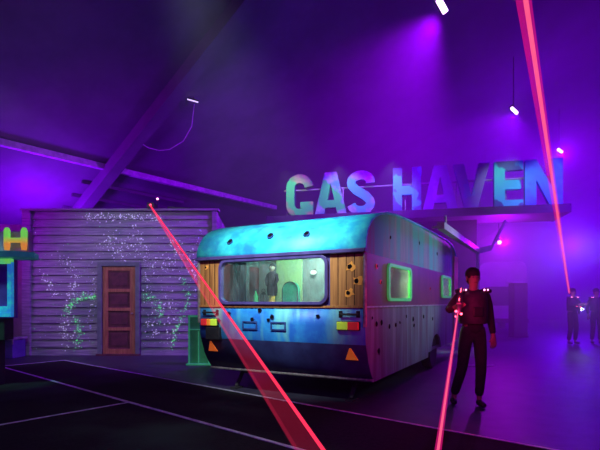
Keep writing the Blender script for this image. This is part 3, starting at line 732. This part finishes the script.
# beam of the person beside the caravan
ST = Vector((1.99, 5.65, 1.475)); NE = Vector((.904, 3.0, .33)); GDIR = (NE - ST).normalized()
MUZ = ST + GDIR * .80
r = empty('laser_beam', MUZ); tag(r, 'narrow red laser beam from the gun of the person beside the caravan', 'laser beam', 'red laser beams')
e = ST + (NE - ST) * 1.26 - MUZ
b = MB(); b.tube([(0, 0, 0), e], [.010, .026], 10, caps=False); b.build('body', M['laser_pink'], r, smooth=True)
b = MB(); b.tube([(0, 0, 0), e], [.006, .010], 8, caps=False); b.build('core', M['laser_hot'], r, smooth=True)

# ------------------------------------------------------------------ people
def skin(name, chains, m, parent, sub=1, root=0):
    """chains: list of lists of (point, radius); a chain's first point may repeat an earlier point"""
    V = []; E = []; Rr = []; idx = {}
    for ch in chains:
        prev = None
        for p, rr in ch:
            key = tuple(round(x, 4) for x in p)
            if key in idx: i = idx[key]
            else:
                i = len(V); idx[key] = i; V.append(p); Rr.append(rr)
            if prev is not None and prev != i: E.append((prev, i))
            prev = i
    me = bpy.data.meshes.new(name); me.from_pydata([tuple(v) for v in V], E, [])
    bm = bmesh.new(); bm.from_mesh(me); lay = bm.verts.layers.skin.verify(); bm.verts.ensure_lookup_table()
    for i, rr in enumerate(Rr):
        sv = bm.verts[i][lay]; sv.radius = rr if isinstance(rr, tuple) else (rr, rr); sv.use_root = (i == root)
    bm.to_mesh(me); bm.free()
    o = bpy.data.objects.new(name, me); COL.objects.link(o); me.materials.append(m)
    md = o.modifiers.new('skin', 'SKIN'); md.use_smooth_shade = True
    md = o.modifiers.new('sub', 'SUBSURF'); md.levels = sub; md.render_levels = sub
    o.parent = parent
    return o

def person(loc, yaw, label, arms, legs, group=None, leds='led_pink', head_turn=0):
    """local frame: facing -y, person's right is -x"""
    r = empty('person', loc, yaw); tag(r, label, 'person', group)
    pel, wai, che, nb, nk = (0, 0, .93), (0, .0, 1.08), (0, -.01, 1.27), (0, 0, 1.43), (0, -.01, 1.49)
    ch = [[(pel, .12), (wai, .105), (che, .13), (nb, .07), (nk, .048), ((0, -.022, 1.56), .066), ((0, -.02, 1.63), .078), ((0, -.008, 1.69), .052)],
          [((0, -.022, 1.56), .066), ((0, -.094, 1.585), .014), ((0, -.104, 1.575), .010)]]
    cl_arm = []; cl_leg = []; shoes = []
    for side in (-1, 1):
        elb, wri, fdir = arms[side]
        sh = (side * .165, 0, 1.385)
        elb = Vector(elb); wri = Vector(wri); fd = Vector(fdir).normalized()
        palm = wri + fd * .055; kn = wri + fd * .09
        lat = fd.cross(Vector((0, 1, .2))).normalized()
        if lat.length < .1: lat = Vector((1, 0, 0))
        nrm = lat.cross(fd).normalized()
        ch.append([(che, .13), (sh, .058), (tuple(elb), .04), (tuple(wri), .027), (tuple(palm), (.036))])
        for j, (o_, l_) in enumerate(((-.030, .062), (-.010, .072), (.010, .068), (.030, .052))):
            a = palm + fd * .03 + lat * o_; b1 = a + fd * l_ * .55 + nrm * .006; b2 = b1 + fd * l_ * .4 + nrm * .025
            ch.append([(tuple(palm), .036), (tuple(a), .0105), (tuple(b1), .009), (tuple(b2), .008)])
        ta = palm - lat * .036 - fd * .01; tb = ta - lat * .014 + fd * .035 + nrm * .012
        ch.append([(tuple(palm), .036), (tuple(ta), .012), (tuple(tb), .0095)])
        cl_arm.append([(che, .145), (sh, .07), (tuple(elb), .052), (tuple(wri - (wri - elb) * .06), .038)])
        hip = (side * .088, 0, .88); kne, ank, toe = legs[side]
        ch.append([(pel, .12), (hip, .085), (kne, .052), (ank, .036), ((ank[0], ank[1] - .04, .05), .036), (toe, .03)])
        cl_leg.append([(pel, .132), (hip, .098), (kne, .074), ((ank[0], ank[1], ank[2] + .02), .060)])
        shoes.append([((ank[0], ank[1] + .03, .052), (.046, .05)), ((ank[0] * .5 + toe[0] * .5, ank[1] * .5 + toe[1] * .5, .045), (.044, .044)), ((toe[0], toe[1] - .03, .034), (.040, .030))])
    skin('body', ch, M['skin'], r)
    skin('trousers', [[(wai, .118), (pel, .132)]] + cl_leg, M['cloth_dark'], r, root=1)
    skin('jacket', [[((0, 0, .88), .150), ((0, 0, 1.0), .135), (wai, .125), (che, .148), (nb, .085), ((0, -.005, 1.465), .06)]] + cl_arm, M['cloth_dark'], r)
    for sh in shoes: skin('shoe', [sh], M['black'], r)
    # padded sensor vest: shell round the chest with shoulder pads and leds
    b = MB(); b.lathe([(.150, 1.03), (.158, 1.06), (.160, 1.2), (.163, 1.33), (.142, 1.40), (.100, 1.43)], (0, -.005, 0), 22, sx=1.10, sy=.98)
    v = b.build('vest', M['cloth_vest'], r, smooth=True)
    for s in (-1, 1):
        b = MB(); b.lathe([(.055, -.015), (.075, 0), (.07, .03), (.03, .045)], (s * .155, -.01, 1.425), 14); b.build('shoulder_pad', M['cloth_vest'], v, smooth=True)
        for q in (-.02, .022):
            b = MB(); b.lathe([(.006, -.010), (.012, 0), (.006, .010)], (s * .135 + q, -.075, 1.45), 8); b.build('vest_light', M[leds], v)
    b = MB(); b.bx(-.06, .06, -.18, -.15, 1.12, 1.24); b.build('chest_unit', M['black'], v, bevel=.01)
    # hair, ears and eyes
    b = MB(); b.lathe([(.080, 1.60), (.094, 1.635), (.092, 1.675), (.075, 1.71), (.035, 1.735), (.005, 1.738)], (0, .008, 0), 20, sx=.94, sy=1.08)
    b.lathe([(.050, 1.53), (.072, 1.56), (.076, 1.62)], (0, .03, 0), 16, sx=.98, sy=.8); b.build('hair', M['hair'], r, smooth=True)
    for s in (-1, 1):
        b = MB(); b.lathe([(.004, -.006), (.010, 0), (.004, .006)], (s * .030, -.093, 1.605), 8); b.build('eye', M['black'], r)
        b = MB(); b.lathe([(.006, -.03), (.016, -.005), (.018, .015), (.008, .03)], (s * .080, -.01, 1.595), 8, sx=.5); b.build('ear', M['skin'], r, smooth=True)
    b = MB(); b.bx(-.022, .022, -.094, -.085, 1.538, 1.546); b.build('mouth', M['door_dark'], r, bevel=.003)
    return r

def gun(root_pos, d, label, led, ln=.8):
    r = empty('laser_gun', root_pos); tag(r, label, 'gun', 'laser guns')
    Q = d.to_track_quat('X', 'Z').to_matrix()
    def t(v): return Q @ Vector(v)
    def bx_(b, x0, x1, y, z0, z1): b.box(t(((x0 + x1) / 2, 0, (z0 + z1) / 2)), (x1 - x0, y, z1 - z0), 0, Q)
    b = MB(); bx_(b, 0, .22, .045, -.09, -.0); bx_(b, .2, .55, .06, -.07, .02); bx_(b, .3, .42, .03, .02, .06); b.build('stock', M['black'], r, bevel=.008)
    b = MB(); b.tube([t((.5, 0, -.02)), t((ln, 0, -.02))], [.026, .022], 12); b.build('barrel', M['lampbody'], r, smooth=True)
    b = MB(); bx_(b, .30, .35, .035, -.19, -.06); b.build('grip', M['black'], r, bevel=.008)
    for k in range(3):
        b = MB(); a = k * 2.1; b.lathe([(.008, -.012), (.017, 0), (.008, .012)], t((ln - .03, .035 * math.cos(a), -.02 + .035 * math.sin(a))), 8); b.build('muzzle_light', M[led], r)
    b = MB(); b.tube([t((.05, 0, .012)), t((.5, 0, .030))], .005, 6); b.build('light_strip', M['led_red'], r)
    return r

P1 = Vector((2.17, 5.75, 0))
grip = ST + GDIR * .32 + Vector((0, 0, -.10)) - P1
person(P1, 0, 'dark-clothed person with short hair and a lit vest standing beside the caravan aiming a gun',
       {-1: ((-.33, -.06, 1.19), tuple(grip + Vector((-.02, .09, -.01))), (.25, -1, .15)), 1: ((.235, .05, 1.12), (.25, -.02, .87), (-.02, -.1, -1))},
       {-1: ((-.14, -.02, .48), (-.20, .12, .09), (-.24, .02, .045)), 1: ((.085, -.05, .48), (.07, -.02, .09), (.07, -.16, .045))})
gun(ST, GDIR, 'long dark laser gun with red lights held by the person beside the caravan', 'led_red')

P2 = Vector((8.42, 14.15, 0))
d2 = (F2 - G2).normalized()
person(P2, .35, 'dim distant player at the right edge with a lit gun below the tall red beam',
       {-1: ((-.27, -.10, 1.18), (-.12, -.34, 1.22), (.3, -1, .2)), 1: ((.27, -.10, 1.16), (.08, -.36, 1.22), (-.3, -1, .1))},
       {-1: ((-.11, -.03, .48), (-.13, .03, .09), (-.15, -.1, .045)), 1: ((.11, -.04, .48), (.13, .02, .09), (.15, -.11, .045))}, 'distant players', 'led_pink')
g = gun((8.36, 13.9, 1.17), Vector((-.25, -.95, -.1)).normalized(), 'laser gun with blue white lights held by the distant player', 'led_white', .62)
P3 = Vector((9.25, 14.3, 0))
person(P3, -.2, 'second dim distant player cut by the right edge of the photo',
       {-1: ((-.25, .02, 1.14), (-.26, -.10, .90), (0, -.2, -1)), 1: ((.25, .02, 1.14), (.24, -.12, .92), (0, -.3, -1))},
       {-1: ((-.10, -.02, .48), (-.11, .03, .09), (-.13, -.1, .045)), 1: ((.10, -.02, .48), (.11, .03, .09), (.13, -.1, .045))}, 'distant players', 'led_pink')

# ------------------------------------------------------------------ green cabinet behind the caravan's left corner
r = empty('pump_cabinet', (-2.10, 9.6, 0)); tag(r, 'low green metal cabinet standing by the left rear corner of the caravan', 'cabinet')
b = MB(); b.bx(-.20, .24, -.15, .15, .03, 1.02); b.build('body', M['green_paint'], r, bevel=.01)
b = MB(); b.bx(-.24, .30, -.22, .2, 0, .035); b.build('base_plate', M['green_edge'], r, bevel=.006)
b = MB()
for x in (-.185, .225): b.bx(x - .018, x + .018, -.17, -.15, .03, 1.02)
b.bx(-.2, .24, -.17, -.15, .985, 1.03); b.bx(-.2, .24, -.17, -.15, .72, .74); b.build('edge_trim', M['green_edge'], r)
b = MB(); b.bx(.0, .02, -.165, -.15, .05, .70); b.build('rib', M['green_edge'], r)

# ------------------------------------------------------------------ booth with the glowing letter at the left edge
r = empty('booth', (-4.85, 7.45, .012)); tag(r, 'booth at the left edge with glowing green and blue frame under a teal roof slab', 'booth')
x0, x1, y0, y1 = -.95, .45, -.45, -.18
b = MB(); b.bx(x0, .20, y0 + .06, y1 - .04, 0, .70); b.bx(x0, .32, y0 + .02, y1 - .02, .70, 1.04); b.build('base', M['chassis'], r, bevel=.01)
b = MB(); b.bx(x0 + .1, x1 - .07, y0 + .02, y1 - .02, 1.04, 1.95); b.build('cabin', M['violet_pane'], r)
b = MB()
b.bx(x0, x1, y0 - .02, y0 + .05, 1.06, 1.13)
b.bx(x0, x1 - .06, y0 - .018, y0 + .05, 1.125, 1.22)
b.bx(x1 - .065, x1, y0 - .02, y0 + .05, 1.13, 1.90)
b.build('frame', M['cy_edge'], r, bevel=.006)
b = MB(); b.bx(x0, x1 - .005, y0 - .025, y0 + .05, 1.87, 1.95); b.build('top_rail', M['lime_edge'], r, bevel=.006)
b = MB(); b.bx(x0, x1 - .07, y0, y0 + .02, 1.13, 1.17); b.build('sill', M['violet_pane'], r)
b = MB(); b.plate([(x0 - .3, y0 - .2), (x1 + .14, y0 - .2), (x1 + .34, y0 + .0), (x1 + .20, y1 + .1), (x0 - .3, y1 + .2)], [], lambda x, y, d: (x, y, 1.96 + d + .1 * 0), .09)
b.build('roof_slab', M['teal_slab'], r, bevel=.01)
b = MB(); b.bx(x0, .60, -.28, -.16, 2.05, 2.40); b.build('letter_board', M['pink_board'], r, bevel=.02)
lm = bpy.data.materials.new('green to orange blacklight paint'); lm.use_nodes = True
nt = lm.node_tree; pb = nt.nodes['Principled BSDF']; tc = nd(nt, 'ShaderNodeTexCoord'); sp = nd(nt, 'ShaderNodeSeparateXYZ'); rp = nd(nt, 'ShaderNodeValToRGB')
nt.links.new(tc.outputs['Object'], sp.inputs[0]); nt.links.new(sp.outputs[2], rp.inputs['Fac'])
el = rp.color_ramp.elements; el[0].position = .12; el[0].color = (1, .36, .06, 1); el[1].position = .24; el[1].color = (.24, .95, .12, 1)
nt.links.new(rp.outputs['Color'], pb.inputs['Base Color']); nt.links.new(rp.outputs['Color'], pb.inputs['Emission Color']); pb.inputs['Emission Strength'].default_value = .55
lm.cycles.emission_sampling = 'NONE'
def tubeH():
    b = MB(); R_ = .045
    for x in (-.13, .13): b.tube([(x, 0, .03), (x, 0, .10), (x, 0, .33), (x, 0, .37)], [R_ * .8, R_, R_, R_ * .6], 12)
    b.tube([(-.13, 0, .18), (.13, 0, .18)], R_ * .85, 12)
    return b.build('booth_letter', lm, None, smooth=True)
h = tubeH(); h.location = (-4.335, 6.98, 2.062)
tag(h, 'chunky glowing letter H green above and orange below on the booth roof', 'letter')

# low crate by the plaster wall
r = empty('crate', (-6.86, 10.75, 0)); tag(r, 'low violet blue crate with a pale rim against the wall at far left', 'crate')
b = MB(); b.bx(-.35, .27, -.25, .25, 0, .43); b.build('body', mat('violet blue painted wood', (.10, .07, .30), (.14, .10, .36), scale=5, rough=.7), r, bevel=.01)
b = MB()
b.bx(-.38, .30, -.28, -.24, .43, .475); b.bx(-.38, .30, .24, .28, .43, .475); b.bx(.26, .30, -.24, .24, .43, .475); b.bx(-.38, -.34, -.24, .24, .43, .475); b.bx(.27, .295, -.28, -.25, .33, .43)
b.build('rim', M['siding'], r)

# ------------------------------------------------------------------ distant van and cabinet in the haze
r = empty('van', (8.6, 19.4, 0), -.15); tag(r, 'pale rounded van barely visible in the violet haze behind the person', 'van')
b = MB(); b.plate(rrect(-.95, .95, .55, 3.0, .32), [], lambda x, z, d: (x, d, z), 4.2); b.build('body', M['van'], r, bevel=.08)
b = MB(); b.plate(rrect(-.75, .75, 1.15, 1.95, .15), [], lambda x, z, d: (x, -.02 + d, z), .04); b.build('windscreen', M['van_glass'], r)
for s in (-1, 1):
    b = MB(); b.tube([(s * .68, .02, .95), (s * .68, -.04, .95)], .13, 16); b.build('headlight', M['alu'], r)
b = MB(); b.bx(-1.0, 1.0, -.10, .02, .42, .60); b.build('bumper', M['chassis'], r, bevel=.02)
for s in (-1, 1):
    for y in (.7, 3.3):
        b = MB(); b.tube([(s * .72, y, .33), (s * .93, y, .33)], .33, 20); b.build('wheel', M['tyre'], r)
r = empty('cabinet', (8.1, 17.0, 0)); tag(r, 'dark tall cabinet with a pale top edge in front of the hazy van', 'cabinet')
b = MB(); b.bx(-.25, .25, -.2, .25, .05, 2.0); b.build('body', M['chassis'], r, bevel=.01)
b = MB(); b.bx(-.34, .29, -.24, .27, 2.0, 2.045); b.build('top', M['beam_white'], r)
b = MB(); b.bx(-.22, .22, -.215, -.2, .15, 1.9); b.build('door', M['facade'], r)
b = MB(); b.bx(-.27, .27, -.22, .27, 0, .05); b.build('plinth', M['chassis'], r)

# ------------------------------------------------------------------ lights
def light(name, kind, loc, col, power, target=None, size=.2, angle=60, blend=.6, radius=.15):
    l = bpy.data.lights.new(name, kind); l.color = col; l.energy = power
    if kind == 'SPOT': l.spot_size = math.radians(angle); l.spot_blend = blend; l.shadow_soft_size = radius
    if kind == 'POINT': l.shadow_soft_size = radius
    if kind == 'AREA': l.size = size
    o = bpy.data.objects.new(name, l); COL.objects.link(o); o.location = loc
    if target is not None:
        o.rotation_euler = (Vector(target) - Vector(loc)).to_track_quat('-Z', 'Y').to_euler()
    return o
VIO = (.26, .0, 1.0); IND = (.12, .0, 1.0)
light('key_spot', 'SPOT', (-1.0, 3.4, 4.2), (.84, 1.0, .98), 1500, (-.32, 6.15, 2.2), angle=47, blend=.8, radius=.2)
for k, col, pw in ((-3.7, (1, 1.0, .72), 58), (-2.2, (.9, 1, .85), 50), (-.75, (.75, 1, .9), 40), (2.2, (.7, 1, .9), 52), (3.2, (.55, .9, 1.0), 36)):
    light('letter_fill', 'SPOT', sgn(k, 1.15, SZ + 1.1), col, pw * .62, sgn(k, 0, SZ + .55), angle=76, blend=.6, radius=.08)  # added spots without fixtures, there to brighten the letters
light('lamp_glow', 'SPOT', (2.68, 8.86, 6.86), (.30, 0, 1.0), 3600, (1.4, 10.6, 5.0), angle=112, blend=.9, radius=.15)
light('lamp_glow_mid', 'SPOT', (6.35, 13.4, 6.8), VIO, 700, (5.5, 15.4, 4.5), angle=150, blend=.6, radius=.15)
light('lamp_glow_far', 'POINT', (9.75, 17.0, 6.8), VIO, 700, radius=.15)
light('lamp_canopy', 'POINT', (5.70, 12.95, 2.97), (.5, .0, 1.0), 330, radius=.1)
light('wash_right', 'SPOT', (7.6, 7.4, 5.2), (.17, 0, 1), 3200, (9.4, 14.5, 1.2), angle=95, blend=.7, radius=.3)  # unseen violet fill added off to the right to brighten the haze
light('wash_far', 'POINT', (13.0, 22.0, 4.0), IND, 2200, radius=.3)
light('wash_left', 'SPOT', (-9.6, 8.6, 3.9), (.46, .0, 1.0), 640, (-5.6, 11.8, 3.4), angle=90, blend=.8, radius=.25)
light('wash_ceiling', 'POINT', (-7.6, 13.4, 3.4), (.22, 0, 1), 520, radius=.3)  # unseen lamp put behind the clapboard wall to brighten ceiling and haze
light('wash_wall', 'SPOT', (-4.6, 6.6, 4.6), (.62, .85, .78), 290, (-4.0, 11.2, 1.3), angle=66, blend=.8, radius=.25)
light('wash_floor', 'SPOT', (-5.3, 5.8, 4.0), (.2, 1.0, .6), 600, (-5.2, 7.6, 0), angle=40, blend=.9, radius=.2)
light('back_fill', 'POINT', (-1.5, -6.0, 6.0), (.36, .02, 1.0), 760, radius=.4)  # unseen violet fill added behind the camera for the carpet and tape
light('side_wash', 'SPOT', (5.3, 7.8, 2.25), (.78, 1.0, .90), 190, (2.0, 8.1, 2.0), angle=68, blend=.7, radius=.3)  # unseen spot added to brighten the caravan's right side
light('gun_glow', 'POINT', tuple(MUZ + Vector((.0, -.02, .09))), (1.0, .02, .14), 24, radius=.04)
light('far_gun_glow', 'POINT', (8.19, 13.22, 1.13), (.35, .4, 1.0), 14, radius=.05)
light('caravan_lamp', 'POINT', tuple(car_pt(.85, 1.15, 2.15)), (.85, 1.0, .86), 60, radius=.08)
light('curtain_fill', 'POINT', tuple(car_pt(3.2, 1.0, 2.1)), (.95, 1.0, .70), 1700, radius=.1)  # unseen lamp added to brighten the side window curtains

# ------------------------------------------------------------------ haze (fills the hall) and camera
w = bpy.data.worlds.new('hall haze'); SC.world = w; w.use_nodes = True
nt = w.node_tree; nt.nodes.clear()
bg = nd(nt, 'ShaderNodeBackground', Color=(0, 0, 0, 1), Strength=0.0); vs = nd(nt, 'ShaderNodeVolumeScatter', Color=(1, 1, 1, 1), Density=.023, Anisotropy=0.0)
# haze density ramped: thin near camera and left, weakening the key spot's shaft
ge = nd(nt, 'ShaderNodeNewGeometry'); dp = nd(nt, 'ShaderNodeVectorMath', operation='DOT_PRODUCT'); dp.inputs[1].default_value = (.7, .35, .02)
nt.links.new(ge.outputs['Position'], dp.inputs[0])
mr = nd(nt, 'ShaderNodeMapRange', interpolation_type='SMOOTHSTEP')
for q_, v_ in ((1, 2.8), (2, 8.0), (3, .003), (4, .048)): mr.inputs[q_].default_value = v_
nt.links.new(dp.outputs['Value'], mr.inputs[0]); nt.links.new(mr.outputs[0], vs.inputs['Density'])
o = nd(nt, 'ShaderNodeOutputWorld'); nt.links.new(bg.outputs[0], o.inputs['Surface']); nt.links.new(vs.outputs[0], o.inputs['Volume'])

cam = bpy.data.cameras.new('camera'); co = bpy.data.objects.new('camera', cam); COL.objects.link(co)
co.location = (0, 0, 1.3); co.rotation_euler = (PI / 2, 0, 0)
cam.sensor_width = 36; cam.lens = 36 * 458 / 600; cam.shift_y = 77 / 600; cam.clip_end = 200
SC.camera = co
vs_ = SC.view_settings
vs_.view_transform = 'Standard'; vs_.look = 'None'; vs_.exposure = 0; vs_.gamma = 1
try: vs_.use_curve_mapping = False
except Exception: pass
